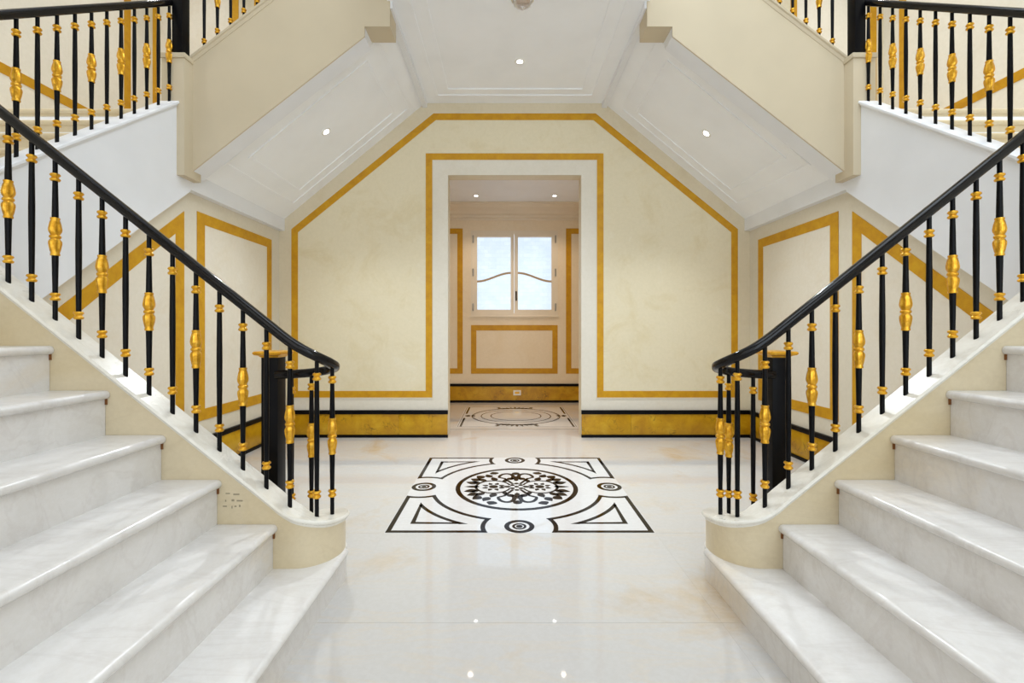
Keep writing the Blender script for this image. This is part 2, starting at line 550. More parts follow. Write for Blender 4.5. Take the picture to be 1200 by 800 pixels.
def mesh_of(name, mat, prof, seg, lobes=0):
    bm = bmesh.new()
    bm_lathe(bm, prof, seg, lobes)
    bmesh.ops.recalc_face_normals(bm, faces=bm.faces)
    me = bpy.data.meshes.new(name)
    bm.to_mesh(me)
    bm.free()
    me.materials.append(M[mat])
    me.polygons.foreach_set('use_smooth', [True] * len(me.polygons))
    try:
        me.set_sharp_from_angle(angle=math.radians(45))
    except Exception:
        pass
    return me
ME_PLAIN = mesh_of('baluster', 'black', shaft_plain, 12)
ME_URN = mesh_of('baluster_with_urn', 'black', shaft_urn, 12)
ME_RING = mesh_of('gold_ring', 'gold_metal', ring_profile(), 14)
ME_GURN = mesh_of('gold_urn', 'gold_metal', urn_profile(), 24, 8)

def baluster(pos, urn, parent):
    o = bpy.data.objects.new('baluster', ME_URN if urn else ME_PLAIN)
    COL.objects.link(o)
    attach(o, parent)
    o.location = pos
    for z in ((0.121, 0.763)):
        r = bpy.data.objects.new('gold_ring', ME_RING)
        COL.objects.link(r)
        r.parent = o
        r.location = (0, 0, z)
    if urn:
        g = bpy.data.objects.new('gold_urn', ME_GURN)
        COL.objects.link(g)
        g.parent = o
        g.location = (0, 0, 0.443)
        o['label'] = 'black baluster with gilt carved urn at mid height'
    return o

RAIL_SEC = []
for k in range(18):
    t = 2 * PI * k / 18
    c, s_ = math.cos(t), math.sin(t)
    RAIL_SEC.append((0.029 * math.copysign(abs(c) ** 0.75, c), 0.0265 * math.copysign(abs(s_) ** 0.8, s_)))

# ------------------------------------------------------------------ lower flights
RISE, RUN, A1, Z1 = 0.234, 0.293, 1.02, 0.179
def nose_profile(a0, a1, z, th):
    """tread section (a, z) with a rounded nosing at a0"""
    pts = [(a1, z), (a1, z - th)]
    r = th / 2
    for k in range(9):
        t = -PI / 2 - PI * k / 8
        pts.append((a0 + r + r * math.cos(t), z - r + r * math.sin(t)))
    return pts

YSF = 2.36                      # stair face of the lower stringers
YSN = 0.30                      # near end of the lower flights
def zcap(a): return 0.797 * a - 0.5355
def zrail(a): return 0.797 * a + 0.349

def catmull(tab, s):
    for i in range(len(tab) - 1):
        if s <= tab[i + 1][0] or i == len(tab) - 2:
            x0, y0 = tab[i]
            x1, y1 = tab[i + 1]
            xm, ym = tab[i - 1] if i > 0 else (2 * x0 - x1, 2 * y0 - y1)
            xp, yp = tab[i + 2] if i + 2 < len(tab) else (2 * x1 - x0, 2 * y1 - y0)
            m0 = (y1 - ym) / (x1 - xm)
            m1 = (yp - y0) / (xp - x0)
            h = x1 - x0
            t = (s - x0) / h
            return ((2 * t ** 3 - 3 * t ** 2 + 1) * y0 + (t ** 3 - 2 * t ** 2 + t) * h * m0
                    + (-2 * t ** 3 + 3 * t ** 2) * y1 + (t ** 3 - t ** 2) * h * m1)

CAP_T = [(-0.3, zcap(1.58)), (-0.1, zcap(1.38)), (0.0, 0.484), (0.15, 0.411), (0.26, 0.386), (0.48, 0.33), (0.75, 0.29), (0.95, 0.27)]
RAIL_T = [(-0.3, zrail(1.58)), (-0.1, zrail(1.38)), (0.0, 1.371), (0.12, 1.298), (0.20, 1.258), (0.26, 1.234), (0.48, 1.182), (0.75, 1.162), (0.95, 1.155)]
VR, VA, VY = 0.14, 1.24, 2.56    # volute: centreline radius and centre

def volute_path(a_far, a_end, y_end):
    """plan points (a, y, s) from the far top of the flight, around the volute, to the newel"""
    pts = []
    a = a_far
    while a > 1.40:
        pts.append((a, YSF + 0.06, 1.28 - a))
        a -= 0.3
    for a in (1.40, 1.36, 1.32, 1.28):
        pts.append((a, YSF + 0.06, 1.28 - a))
    s0 = 0.04
    for k in range(0, 21):
        t = PI * k / 20
        pts.append((VA - VR * math.sin(t), VY - VR * math.cos(t), s0 + VR * t))
    s1 = s0 + VR * PI
    dl = math.hypot(a_end - VA, y_end - (VY + VR))
    for k in range(1, 7):
        f = k / 6
        pts.append((VA + (a_end - VA) * f, VY + VR + (y_end - VY - VR) * f * f, s1 + dl * f))
    return pts

def z_of(tab, fn, a, s):
    return fn(a) if s < -0.12 else catmull(tab, s)

def inner_stair_profile(n_steps, drop):
    pts = []
    for k in range(1, n_steps + 1):
        pts.append((A1 + RUN * (k - 1) + 0.03, Z1 + RISE * (k - 2) - (0 if k > 1 else 0)))
        pts.append((A1 + RUN * (k - 1) + 0.03, Z1 + RISE * (k - 1) - 0.045))
    return pts

for s in (-1, 1):
    nm = SIDE[s]
    st = thing('lower_stair_flight', 'white marble %s lower flight of wide steps with curled cream stringer' % nm, 'staircase',
               (s * 2.0, 1.3, 0), 'lower marble stair flights')
    AY = lambda u, v, w: (s * u, w, v)
    NS = 7
    for k in range(1, NS + 1):
        a0 = A1 + RUN * (k - 1)
        z = Z1 + RISE * (k - 1)
        yb = YSF + 0.01 if k > 1 else VY + 0.025
        tr_ = prism('tread', 'tread', nose_profile(a0, a0 + RUN + 0.06, z, 0.045), AY, YSN, yb - (0.012 if k > 1 else 0), st, True)
        zb = Z1 + RISE * (k - 2) if k > 1 else 0.0
        prism('riser', 'tread', [(a0 + 0.024, zb), (a0 + 0.05, zb), (a0 + 0.05, z - 0.043), (a0 + 0.024, z - 0.043)], AY, YSN + 0.005, yb - 0.012, st)
        if k > 1:
            prism('brown_filler', 'shim', [(a0 + 0.014, z - 0.074), (a0 + 0.026, z - 0.074), (a0 + 0.026, z - 0.044), (a0 + 0.014, z - 0.044)], AY, YSF - 0.006, YSF + 0.002, st)
    # corner landing
    zl = Z1 + RISE * NS
    al = A1 + RUN * NS
    prism('landing_slab', 'tread', nose_profile(al, AO, zl, 0.045), AY, YSN, 2.44, st, True)
    prism('riser', 'tread', [(al + 0.024, zl - RISE), (al + 0.05, zl - RISE), (al + 0.05, zl - 0.043), (al + 0.024, zl - 0.043)], AY, YSN + 0.005, YSF, st)
    # near side closing board
    pts = [(A1 + 0.05, 0.0)]
    for k in range(1, NS + 2):
        pts.append((A1 + RUN * (k - 1) + 0.05, Z1 + RISE * (k - 1) - 0.045))
        pts.append((A1 + RUN * k + 0.05 if k <= NS else AO, Z1 + RISE * (k - 1) - 0.045))
    pts.append((AO, 0.0))
    prism('side_board', 'stringer', pts, AY, YSN + 0.02, YSN + 0.08, st)
    # far stringer with its volute, swept on plan
    path = volute_path(3.34, 1.50, 2.72)
    bm = bmesh.new()
    rings = []
    for i, (a, y, q) in enumerate(path):
        p0 = path[max(i - 1, 0)]
        p1 = path[min(i + 1, len(path) - 1)]
        tx, ty = p1[0] - p0[0], p1[1] - p0[1]
        l = math.hypot(tx, ty)
        nx, ny = -ty / l, tx / l          # toward the outside of the curl
        zt = z_of(CAP_T, zcap, a, q) - 0.03
        rings.append([bm.verts.new((s * (a + nx * d), y + ny * d, z)) for d, z in ((0.06, 0.0), (0.06, zt), (-0.06, zt), (-0.06, 0.0))])
    for r0, r1 in zip(rings, rings[1:]):
        for i in range(4):
            j = (i + 1) % 4
            bm.faces.new((r0[i], r0[j], r1[j], r1[i]))
    bm.faces.new(rings[0]); bm.faces.new(rings[-1])
    stri = link_mesh('stringer', bm, 'stringer', st, True)
    # the lowest step runs on round the foot of the curl
    bm = bmesh.new()
    rings = []
    sub = [(i, p_) for i, p_ in enumerate(path) if p_[2] > 0.10]
    for i, (a, y, q) in sub:
        p0, p1 = path[max(i - 1, 0)], path[min(i + 1, len(path) - 1)]
        tx, ty = p1[0] - p0[0], p1[1] - p0[1]
        l = math.hypot(tx, ty)
        nx, ny = -ty / l, tx / l
        d0 = 0.066 if q > 0.14 else 0.062
        rings.append([bm.verts.new((s * (a + nx * d), y + ny * d, z)) for d, z in ((d0, 0.0), (d0, Z1 - 0.002), (0.03, Z1 - 0.002), (0.03, 0.0))])
    for r0, r1 in zip(rings, rings[1:]):
        for i in range(4):
            j = (i + 1) % 4
            bm.faces.new((r0[i], r0[j], r1[j], r1[i]))
    bm.faces.new(rings[0]); bm.faces.new(rings[-1])
    link_mesh('step_return', bm, 'tread', st, True)
    cp = [(s * a, y, z_of(CAP_T, zcap, a, q)) for a, y, q in path]
    wsec = []
    hw, th = 0.078, 0.040
    for (du, dv) in ((-hw + .004, 0), (hw - .004, 0)):
        wsec.append((du, dv))
    for k in range(1, 6):
        t = PI / 2 - PI * k / 6
        wsec.append((hw - 0.010 + 0.014 * math.cos(t), -0.013 + 0.013 * math.sin(t)))
    wsec += [(hw - 0.010, -0.028), (hw - 0.014, -th), (-hw + 0.014, -th), (-hw + 0.010, -0.028)]
    for k in range(5, 0, -1):
        t = PI / 2 - PI * k / 6
        wsec.append((-(hw - 0.010 + 0.014 * math.cos(t)), -0.013 + 0.013 * math.sin(t)))
    sweep('stringer_cap', 'cap', cp, wsec, st, True, vertical=True)
    if s < 0:
        bmp = bmesh.new()
        for (px, py, w, h) in ((267, 578, 5, 1.2), (277, 579, 7, 1.6), (264.5, 586.5, 1.2, 2), (273, 586, 3, 2.4), (281, 586.5, 7, 1.6),
                               (263.5, 593, 4.5, 1.3), (272, 594, 1.2, 3), (276, 593, 2.4, 1.6), (281, 592.5, 1.6, 2.4), (330, 650, 1.4, 6), (334, 655, 2, 3)):
            x = (px - 593) * YSF / FPX - 0.115
            z = H - (py - 387) * YSF / FPX
            k = YSF / FPX / 2
            if px < 300:
                bm_box(bmp, x - w * k, x + w * k, YSF - 0.0012, YSF + 0.003, z - h * k, z + h * k)
        mk = link_mesh('pencil_mark', bmp, 'pencil', st)
        mk['kind'] = 'stuff'

    # balustrade of the lower flight
    ba = thing('lower_balustrade', 'curved black and gilt %s lower balustrade ending in a square newel box' % nm, 'balustrade',
               (s * 2.0, YSF + 0.06, zcap(2.0)), 'lower stair balustrades')
    rp = [(s * a, y, z_of(RAIL_T, zrail, a, q)) for a, y, q in volute_path(3.10, 1.50, 2.72)]
    sweep('handrail', 'rail', rp, RAIL_SEC, ba)
    for i in range(0, 14):
        a = 1.278 + 0.1263 * i
        baluster((s * a, YSF + 0.06, z_of(CAP_T, zcap, a, 1.28 - a)), i % 2 == 0, ba)
    for t, urn in ((0.72, False), (1.50, True), (PI, True)):
        q = 0.04 + VR * t
        a, y = VA - VR * math.sin(t), VY - VR * math.cos(t)
        if t == PI:
            a = 1.283 if s < 0 else 1.222
        baluster((s * a, y, catmull(CAP_T, q)), urn, ba)
    baluster((s * (1.405 if s < 0 else 1.372), 2.706, catmull(CAP_T, 0.62)), False, ba)
    na, ny = 1.537, 2.752
    nw = box('newel_post', 'black', s * na - 0.05, s * na + 0.05, ny - 0.05, ny + 0.05, 0.0, 1.268, ba, 0.004)
    nw['label'] = 'square black newel box with flat gilt cap'
    pc = [(0.05, 0.0), (0.056, 0.006), (0.062, 0.012), (0.078, 0.017), (0.084, 0.024), (0.084, 0.032), (0.078, 0.038), (0.05, 0.041), (0.002, 0.042)]
    bm = bmesh.new()
    rg = []
    for r, z in pc:
        rg.append([bm.verts.new((s * na + r * dx, ny + r * dy, 1.266 + z)) for dx, dy in ((-1, -1), (1, -1), (1, 1), (-1, 1))])
    for r0, r1 in zip(rg, rg[1:]):
        for i in range(4):
            bm.faces.new((r0[i], r0[(i + 1) % 4], r1[(i + 1) % 4], r1[i]))
    bm.faces.new(rg[0]); bm.faces.new(rg[-1])
    link_mesh('gold_cap', bm, 'gold_metal', nw)
    cn = box('corner_newel', 'black', s * 3.143 - 0.05, s * 3.143 + 0.05, YSF + 0.01, YSF + 0.11, 1.9, 3.25, ba, 0.004)

# ------------------------------------------------------------------ side flights
AI = 3.083                      # inner face of the side flights
LZ = 3.5075                     # quarter landing level
SR, SN = (LZ - (Z1 + RISE * 7)) / 7, 0.2927
def scap(y): return 3.566 + 0.783 * (y - 4.138)
for s in (-1, 1):
    nm = SIDE[s]
    fl = thing('side_stair_flight', 'white plastered %s side flight climbing to the quarter landing' % nm, 'staircase',
               (s * 4.0, 3.3, 1.9), 'side stair flights')
    low = lambda y: 2.739 - 0.816 * (4.233 - y)
    prism('side_wall', 'white', [(2.30, scap(2.30) - 0.04), (2.30, low(2.30)), (4.233, 2.739), (4.233, 2.755), (YB, 2.762), (YB, 2.93), (4.27, 2.93), (4.27, scap(4.27) - 0.04)],
          YZ(AI, s), -0.12, 0.0, fl)
    # cap
    ysec = []
    hw, th = 0.08, 0.045
    sec = [(-hw, 0), (hw - 0.006, 0), (hw + 0.004, -0.006), (hw + 0.004, -0.024), (hw - 0.006, -0.030), (hw - 0.012, -th), (-hw, -th)]
    sec = [(-s * u, v) for u, v in sec]
    sweep('stringer_cap', 'white', [(s * (AI + 0.06), y, scap(y)) for y in (2.32, 3.2, 4.09)], sec, fl, False, vertical=True)
    ZX = lambda u, v, w: (s * w, u, v)
    for j in range(0, 7):
        y = 4.2 - SN * j
        z = LZ - SR * j
        end = y + SN + 0.06 if j else YB
        prism('tread', 'stringer', nose_profile(y, end, z, 0.045), ZX, AI + 0.12, AO, fl, True)
        prism('riser', 'stringer', [(y + 0.024, z - SR), (y + 0.05, z - SR), (y + 0.05, z - 0.043), (y + 0.024, z - 0.043)], ZX, AI + 0.12, AO, fl)
    prism('soffit_slab', 'white', [(2.48, low(2.48) + 0.02), (4.233, 2.76), (YB, 2.78), (YB, LZ - 0.045), (4.25, LZ - 0.045), (2.48, 1.80)], ZX, AI + 0.17, AO - 0.002, fl)

    # pilaster block carrying the corner newel
    pl = box('corner_pedestal', 'beige', s * 3.014, s * 3.22, 4.052, 4.274, 2.83, 3.885, fl, 0.003)
    pl['label'] = 'beige pendant pedestal at the corner of the landing'
    box('pedestal_cap', 'beige', s * 3.004, s * 3.23, 4.042, 4.284, 3.885, 3.93, pl, 0.006)

    bl = thing('side_balustrade', 'black and gilt %s side balustrade rising to the corner newel' % nm, 'balustrade', (s * 3.143, 3.3, scap(3.3)), 'side stair balustrades')
    sweep('handrail', 'rail', [(s * 3.143, y, scap(y) + RAILH) for y in (2.44, 3.0, 3.6, 4.10)], RAIL_SEC, bl)
    for i in range(0, 13):
        y = 4.043 - 0.1263 * i
        baluster((s * 3.143, y, scap(y)), i % 2 == 0, bl)
    nw = box('newel_post', 'black', s * 3.03, s * 3.125, 4.05, 4.145, 3.93, 5.15, bl, 0.004)

# ------------------------------------------------------------------ upper flights
def zlip(a): return 2.906 + 0.784 * (3.012 - a)
def zsof(a): return 2.929 + 0.823 * (3.078 - a)
def utop(a): return 3.952 + 0.765 * (3.035 - a)
YU = 4.16
for s in (-1, 1):
    nm = SIDE[s]
    uf = thing('upper_stair_flight', 'beige faced %s upper flight with sloping white moulded soffit' % nm, 'staircase', (s * 2.2, 5.0, 3.6), 'upper stair flights')
    AY = lambda u, v, w: (s * u, w, v)
    prism('stringer', 'beige', [(3.05, zlip(3.05)), (1.425, zlip(1.425)), (1.425, 4.24), (1.19, 4.24), (1.19, utop(1.19) - 0.04), (3.05, utop(3.05) - 0.04)], AY, YU, YU + 0.014, uf)
    # soffit slab (white) behind the stringer
    prism('soffit', 'ceiling', [(3.085, zsof(3.085)), (AB, zsof(AB)), (AB, zsof(AB) + 0.25), (3.085, zsof(3.085) + 0.30)], AY, YU + 0.1, YB, uf)
    prism('soffit_lip', 'white', [(3.05, zlip(3.05) + 0.001), (1.425, zlip(1.425) + 0.001), (1.425, zsof(1.425) + 0.1), (3.05, zsof(3.05) + 0.1)], AY, YU + 0.012, YU + 0.2, uf)
    prism('landing_edge', 'white', [(AB - 0.045, ZC - 0.06), (AB + 0.02, ZC - 0.06), (AB + 0.02, ZC + 0.3), (AB - 0.045, ZC + 0.3)], AY, YU + 0.01, YB, uf)
    cb = box('corbel', 'beige', s * 1.19, s * 1.425, YU + 0.012, 4.394, 4.24, 4.52, uf)
    quad = [(3.07, YU + 0.12), (AB, YU + 0.12), (AB, YB), (3.07, YB)]
    mouldings('moulding_frame', 'ceiling', quad, (0.17, 0.32), lambda u, v, w: (s * u, v, zsof(u) - w), uf)
    hw, th = 0.08, 0.045
    sec = [(-hw, 0), (hw, 0), (hw + 0.006, -0.008), (hw + 0.004, -0.026), (hw - 0.008, -0.034), (hw - 0.016, -th - 0.02), (-hw, -th)]
    sec = [(-s * u, v) for u, v in sec]
    sweep('stringer_cap', 'beige', [(s * a, YU + 0.06, utop(a)) for a in (3.035, 2.2, 1.2)], [(-s * x * -1 * s, y) if False else (x, y) for x, y in [(u * 1.0, v) for u, v in sec]], uf, False, vertical=True)
    for j in range(0, 6):
        a = 3.08 - RUN * j
        z = LZ + 0.235 * (j + 1)
        prism('tread', 'tread', [(a + 0.02, z), (a + 0.02, z - 0.045), (a - RUN - 0.05, z - 0.045), (a - RUN - 0.05, z)], AY, YU + 0.07, YB, uf)
        prism('riser', 'tread', [(a, z - 0.235), (a - 0.03, z - 0.235), (a - 0.03, z - 0.044), (a, z - 0.044)], AY, YU + 0.07, YB, uf)
    bu = thing('upper_balustrade', 'black and gilt %s upper balustrade climbing toward the landing above' % nm, 'balustrade', (s * 2.2, YU + 0.06, utop(2.2)), 'upper stair balustrades')
    sweep('handrail', 'rail', [(s * a, YU + 0.06, utop(a) + RAILH) for a in (3.06, 2.4, 1.8, 1.2)], RAIL_SEC, bu)
    for i in range(0, 14):
        a = 2.947 - 0.124 * i
        baluster((s * a, YU + 0.06, utop(a)), i % 2 == 1, bu)

# ------------------------------------------------------------------ baseboards
def base_run(name, label, segs, lo_hi):
    pass
for s in (-1, 1):
    nm = SIDE[s]
    bb = thing('baseboard_back_' + nm, 'gold marbled baseboard with black edges along back wall, %s of doorway' % nm, 'baseboard', (s * 2, YB, 0), kind='structure')
    box('black_strip', 'black_strip', s * DW, s * AW, YB - 0.036, YB, 0, 0.038, bb, 0.003)
    box('gold_board', 'gold_marble', s * (DW + 0.003), s * 1.553, YB - 0.026, YB, 0.037, 0.312, bb, 0.002)
    box('gold_board', 'gold_marble', s * 1.5545, s * AW, YB - 0.026, YB, 0.037, 0.312, bb, 0.002)
    box('black_strip', 'black_strip', s * DW, s * AW, YB - 0.036, YB, 0.311, 0.363, bb, 0.003)
    bs = thing('baseboard_' + nm, 'gold marbled baseboard with black edges along the %s side wall' % nm, 'baseboard', (s * AW, 4, 0), kind='structure')
    box('black_strip', 'black_strip', s * (AW - 0.036), s * AW, 2.5, YB - 0.03, 0, 0.038, bs, 0.003)
    box('gold_board', 'gold_marble', s * (AW - 0.026), s * AW, 2.5, YB - 0.02, 0.037, 0.312, bs, 0.002)
    box('black_strip', 'black_strip', s * (AW - 0.036), s * AW, 2.5, YB - 0.03, 0.311, 0.363, bs, 0.003)

# ------------------------------------------------------------------ far room
FWX, FZ = 2.2, 3.9
WX0, WX1, WZ0, WZ1 = CX - 0.863, CX + 0.863, 1.72, 3.41
wf = boxes('wall_far', 'farwall', [(-FWX, WX0, YF, YF + .2, 0, FZ), (WX1, FWX, YF, YF + .2, 0, FZ), (WX0, WX1, YF, YF + .2, 0, WZ0), (WX0, WX1, YF, YF + .2, WZ1, FZ)])
tag(wf, 'peach cream far wall with window and gold banded panels', 'wall', kind='structure')
p = [(CX - .861, .57), (CX + .861, .57), (CX + .861, 1.535), (CX - .861, 1.535)]
frame('gold_band', 'gold_paint', p, 0.107, XZ(YF), -0.004, 0.006, wf)
prism('panel_field', 'farwall', offset_poly(p, 0.107), XZ(YF), -0.004, 0.003, wf)
for s in (-1, 1):
    p = [(CX + s * 1.026, .57), (CX + s * 1.9, .57), (CX + s * 1.9, 3.455), (CX + s * 1.026, 3.455)]
    frame('gold_band', 'gold_paint', p, 0.107, XZ(YF), -0.004, 0.006, wf)
    w = box('wall_far_' + SIDE[s], 'farwall', s * FWX, s * (FWX + .2), YT, YF, 0, FZ)
    tag(w, 'peach cream %s wall of the far room' % SIDE[s], 'wall', kind='structure')
cf = box('ceiling_far', 'ceiling', -FWX, FWX, YT, YF + .2, FZ, FZ + .1)
tag(cf, 'white ceiling of the far room with recessed lights', 'ceiling', kind='structure')
prof = [(0, 0), (-0.32, 0), (-0.32, -0.03), (-0.27, -0.04), (-0.25, -0.07), (-0.20, -0.09), (-0.13, -0.12), (-0.10, -0.17), (-0.055, -0.19), (-0.05, -0.235), (-0.02, -0.245), (-0.015, -0.285), (0, -0.285)]
t = prism('trim_cornice', 'winframe', prof, lambda u, v, w: (w, YF + u, FZ + v), -FWX, FWX)
tag(t, 'stepped cream cornice above the far window', 'cornice', kind='structure')
bf = thing('baseboard_far', 'gold marbled baseboard with black edges under the far window', 'baseboard', (0, YF, 0), kind='structure')
box('black_strip', 'black_strip', -FWX, FWX, YF - 0.036, YF, 0, 0.045, bf, 0.003)
box('gold_board', 'gold_marble', -FWX, FWX, YF - 0.026, YF, 0.044, 0.322, bf)
box('black_strip', 'black_strip', -FWX, FWX, YF - 0.036, YF, 0.321, 0.372, bf, 0.003)
so = thing('wall_outlet', 'white wall outlet plate on the far gold baseboard', 'outlet', (CX + 0.04, YF - .03, .19))
ox, oz = CX + 0.055, 0.195
frame('cover_plate', 'plastic', [(ox - .075, oz - .05), (ox + .075, oz - .05), (ox + .075, oz + .05), (ox - .075, oz + .05)], 0.03, XZ(YF - 0.026), -0.002, 0.008, so)
box('socket_insert', 'gold_metal', ox - .045, ox + .045, YF - .031, YF - .02, oz - .02, oz + .02, so)

# far window: casing, two sashes with panes and wavy beads, hinges, handle
wi = thing('window_1', 'cream double casement window with wavy beads in the far wall', 'window', (CX, YF, WZ0), kind='structure')
WP = XZ(YF + 0.03)
frame('window_frame', 'winframe', [(WX0, WZ0), (WX1, WZ0), (WX1, WZ1), (WX0, WZ1)], 0.055, XZ(YF), -0.12, 0.012, wi)
for s in (-1, 1):
    xa, xb = (WX0 + 0.055, CX - 0.004) if s < 0 else (CX + 0.004, WX1 - 0.055)
    za, zb = WZ0 + 0.055, WZ1 - 0.055
    sash = frame('sash', 'winframe', [(xa, za), (xb, za), (xb, zb), (xa, zb)], 0.068, XZ(YF), -0.07, 0.006, wi)
    ia, ib = xa + 0.068, xb - 0.068
    prism('pane', 'pane', [(ia - .01, za + .06), (ib + .01, za + .06), (ib + .01, zb - .06), (ia - .01, zb - .06)], XZ(YF), -0.045, -0.037, sash)
    pts = []
    for k in range(17):
        f = k / 16
        x = ia + (ib - ia) * f
        g = f if s < 0 else 1 - f
        z = 2.405 + 0.17 * (3 * g * g - 2 * g ** 3)
        pts.append((x, z))
    poly = [(x, z + 0.019) for x, z in pts] + [(x, z - 0.019) for x, z in reversed(pts)]
    prism('wavy_bead', 'muntin', poly, XZ(YF), -0.05, -0.012, sash)
    xh = WX0 + 0.045 if s < 0 else WX1 - 0.045
    for zh in (WZ0 + 0.17, WZ0 + 0.86, WZ0 + 1.52):
        lathe('hinge', 'steel', [(0.013, -0.075), (0.016, -0.06), (0.016, 0.06), (0.013, 0.075)], 10, 0, wi, (xh, YF - 0.016, zh))
h = box('handle_plate', 'bronze', CX + 0.022, CX + 0.052, YF - 0.016, YF - 0.004, WZ0 + 0.30, WZ0 + 0.49, wi, 0.005)
box('handle', 'bronze', CX + 0.026, CX + 0.050, YF - 0.05, YF - 0.014, WZ0 + 0.385, WZ0 + 0.43, h, 0.006)
box('window_sill', 'winframe', WX0 - 0.02, WX1 + 0.02, YF - 0.02, YF + .02, WZ0 - 0.03, WZ0 + 0.003, wi, 0.004)

# ------------------------------------------------------------------ floor medallions
def arc(cx, cy, r, t0, t1, n):
    return [(cx + r * math.cos(t0 + (t1 - t0) * k / n), cy + r * math.sin(t0 + (t1 - t0) * k / n)) for k in range(n + 1)]

class Inlay:
    def __init__(self, root, cx, cy, hx, hy):
        self.r, self.cx, self.cy, self.hx, self.hy = root, cx, cy, hx, hy
    def map(self, lift=0.0):
        return lambda u, v, w: (self.cx + u * self.hx, self.cy + v * self.hy, w)
    def poly(self, name, pts, mat='inlay', top=0.0012):
        return prism(name, mat, pts, self.map(), -0.004, top, self.r)
    def outline(self, name, pts, width, mat='inlay', top=0.0012):
        return frame(name, mat, pts, width, self.map(), -0.004, top, self.r)
    def ring(self, name, x, y, r, w, n=48, mat='inlay', top=0.0012):
        return self.outline(name, arc(x, y, r, 0, 2 * PI * (1 - 1 / n), n - 1), w, mat, top)
    def disc(self, name, x, y, r, n=16, mat='inlay', top=0.0012, ry=None):
        ry = ry or r
        return self.poly(name, [(x + r * math.cos(2 * PI * k / n), y + ry * math.sin(2 * PI * k / n)) for k in range(n)], mat, top)
    def leaf(self, name, x, y, ang, ln, wd, n=6, mat='inlay', fat=0.6):
        pts = []
        c, s_ = math.cos(ang), math.sin(ang)
        def P(f, w):
            lx, ly = ln * f, w
            return (x + lx * c - ly * s_, y + lx * s_ + ly * c)
        prof_ = [math.sin(PI * (k / n) ** fat) for k in range(n + 1)]
        for k in range(0, n + 1):
            pts.append(P(k / n, wd / 2 * prof_[k]))
        for k in range(n - 1, 0, -1):
            pts.append(P(k / n, -wd / 2 * prof_[k]))
        return self.poly(name, pts, mat)
    def stroke(self, name, pts, w0, w1, mat='inlay'):
        n = len(pts)
        L_, R_ = [], []
        for i, p_ in enumerate(pts):
            a, b = pts[max(i - 1, 0)], pts[min(i + 1, n - 1)]
            dx, dy = b[0] - a[0], b[1] - a[1]
            l = math.hypot(dx, dy) or 1
            w = (w0 + (w1 - w0) * i / (n - 1)) / 2
            L_.append((p_[0] - dy / l * w, p_[1] + dx / l * w))
            R_.append((p_[0] + dy / l * w, p_[1] - dx / l * w))
        bm = bmesh.new()
        f = self.map()
        lo = [[bm.verts.new(f(u, v, z)) for u, v in Q] for Q in (L_, R_) for z in (-0.004, 0.0012)]
        ll, lh, rl, rh = lo
        for i in range(n - 1):
            bm.faces.new((lh[i], lh[i + 1], rh[i + 1], rh[i]))
            bm.faces.new((ll[i], ll[i + 1], lh[i + 1], lh[i]))
            bm.faces.new((rl[i], rl[i + 1], rh[i + 1], rh[i]))
        bm.faces.new((ll[0], lh[0], rh[0], rl[0])); bm.faces.new((ll[-1], lh[-1], rh[-1], rl[-1]))
        return link_mesh(name, bm, mat, self.r)

md = thing('floor_medallion', 'square black and white inlaid marble medallion before the doorway', 'floor inlay', (MX, MY, 0))
box('white_ground', 'floor_white', MX - MHX - .0055, MX + MHX + .0055, MY - MHY - .0055, MY + MHY + .0055, -0.02, 0.0003, md)
I = Inlay(md, MX, MY, MHX, MHY)
RB, RS, CS = 0.775, 0.262, 0.89
for sx in (-1, 1):
    for sy in (-1, 1):
        # corner piece bounded by the square, the big circle and the two edge circles
        def fl(p): return (p[0] * sx, p[1] * sy)
        pts = [(1, 1)]
        # from the corner down the x=1 edge to the arc round the side circle (CS, 0)
        t_a = math.asin(min(1, 0.0) or 0)
        ya = math.sqrt(RS ** 2 - (1 - CS) ** 2)
        pts.append((1, ya))
        a0 = math.atan2(ya, 1 - CS)
        # end where that arc meets the big circle
        dd = (RB ** 2 - RS ** 2 + CS ** 2) / (2 * CS)
        hh = math.sqrt(RB ** 2 - dd ** 2)
        a1 = math.atan2(hh, dd - CS)
        pts += arc(CS, 0, RS, a0, a1, 8)[1:]
        b0 = math.atan2(hh, dd)
        b1 = PI / 2 - b0
        pts += arc(0, 0, RB, b0, b1, 14)[1:]
        pts += [(y, x) for x, y in reversed([(1, ya)] + arc(CS, 0, RS, a0, a1, 8)[1:])][1:]
        I.outline('corner_outline', [fl(p_) for p_ in pts], 0.036)
        tri = [(0.845, 0.845), (0.845, 0.40)] + arc(0, 0, 0.935, math.atan2(0.40, 0.845), math.atan2(0.845, 0.40), 12)[1:-1] + [(0.40, 0.845)]
        I.outline('corner_triangle', [fl(p_) for p_ in tri], 0.034)
for x, y in ((0.89, 0), (-0.89, 0), (0, 0.89), (0, -0.89)):
    I.ring('edge_ring', x, y, 0.116, 0.038, 32)
    I.ring('edge_ring', x, y, 0.055, 0.02, 24)
    I.disc('edge_dot', x, y, 0.026, 12)
I.ring('centre_ring', 0, 0, 0.583, 0.044, 72)
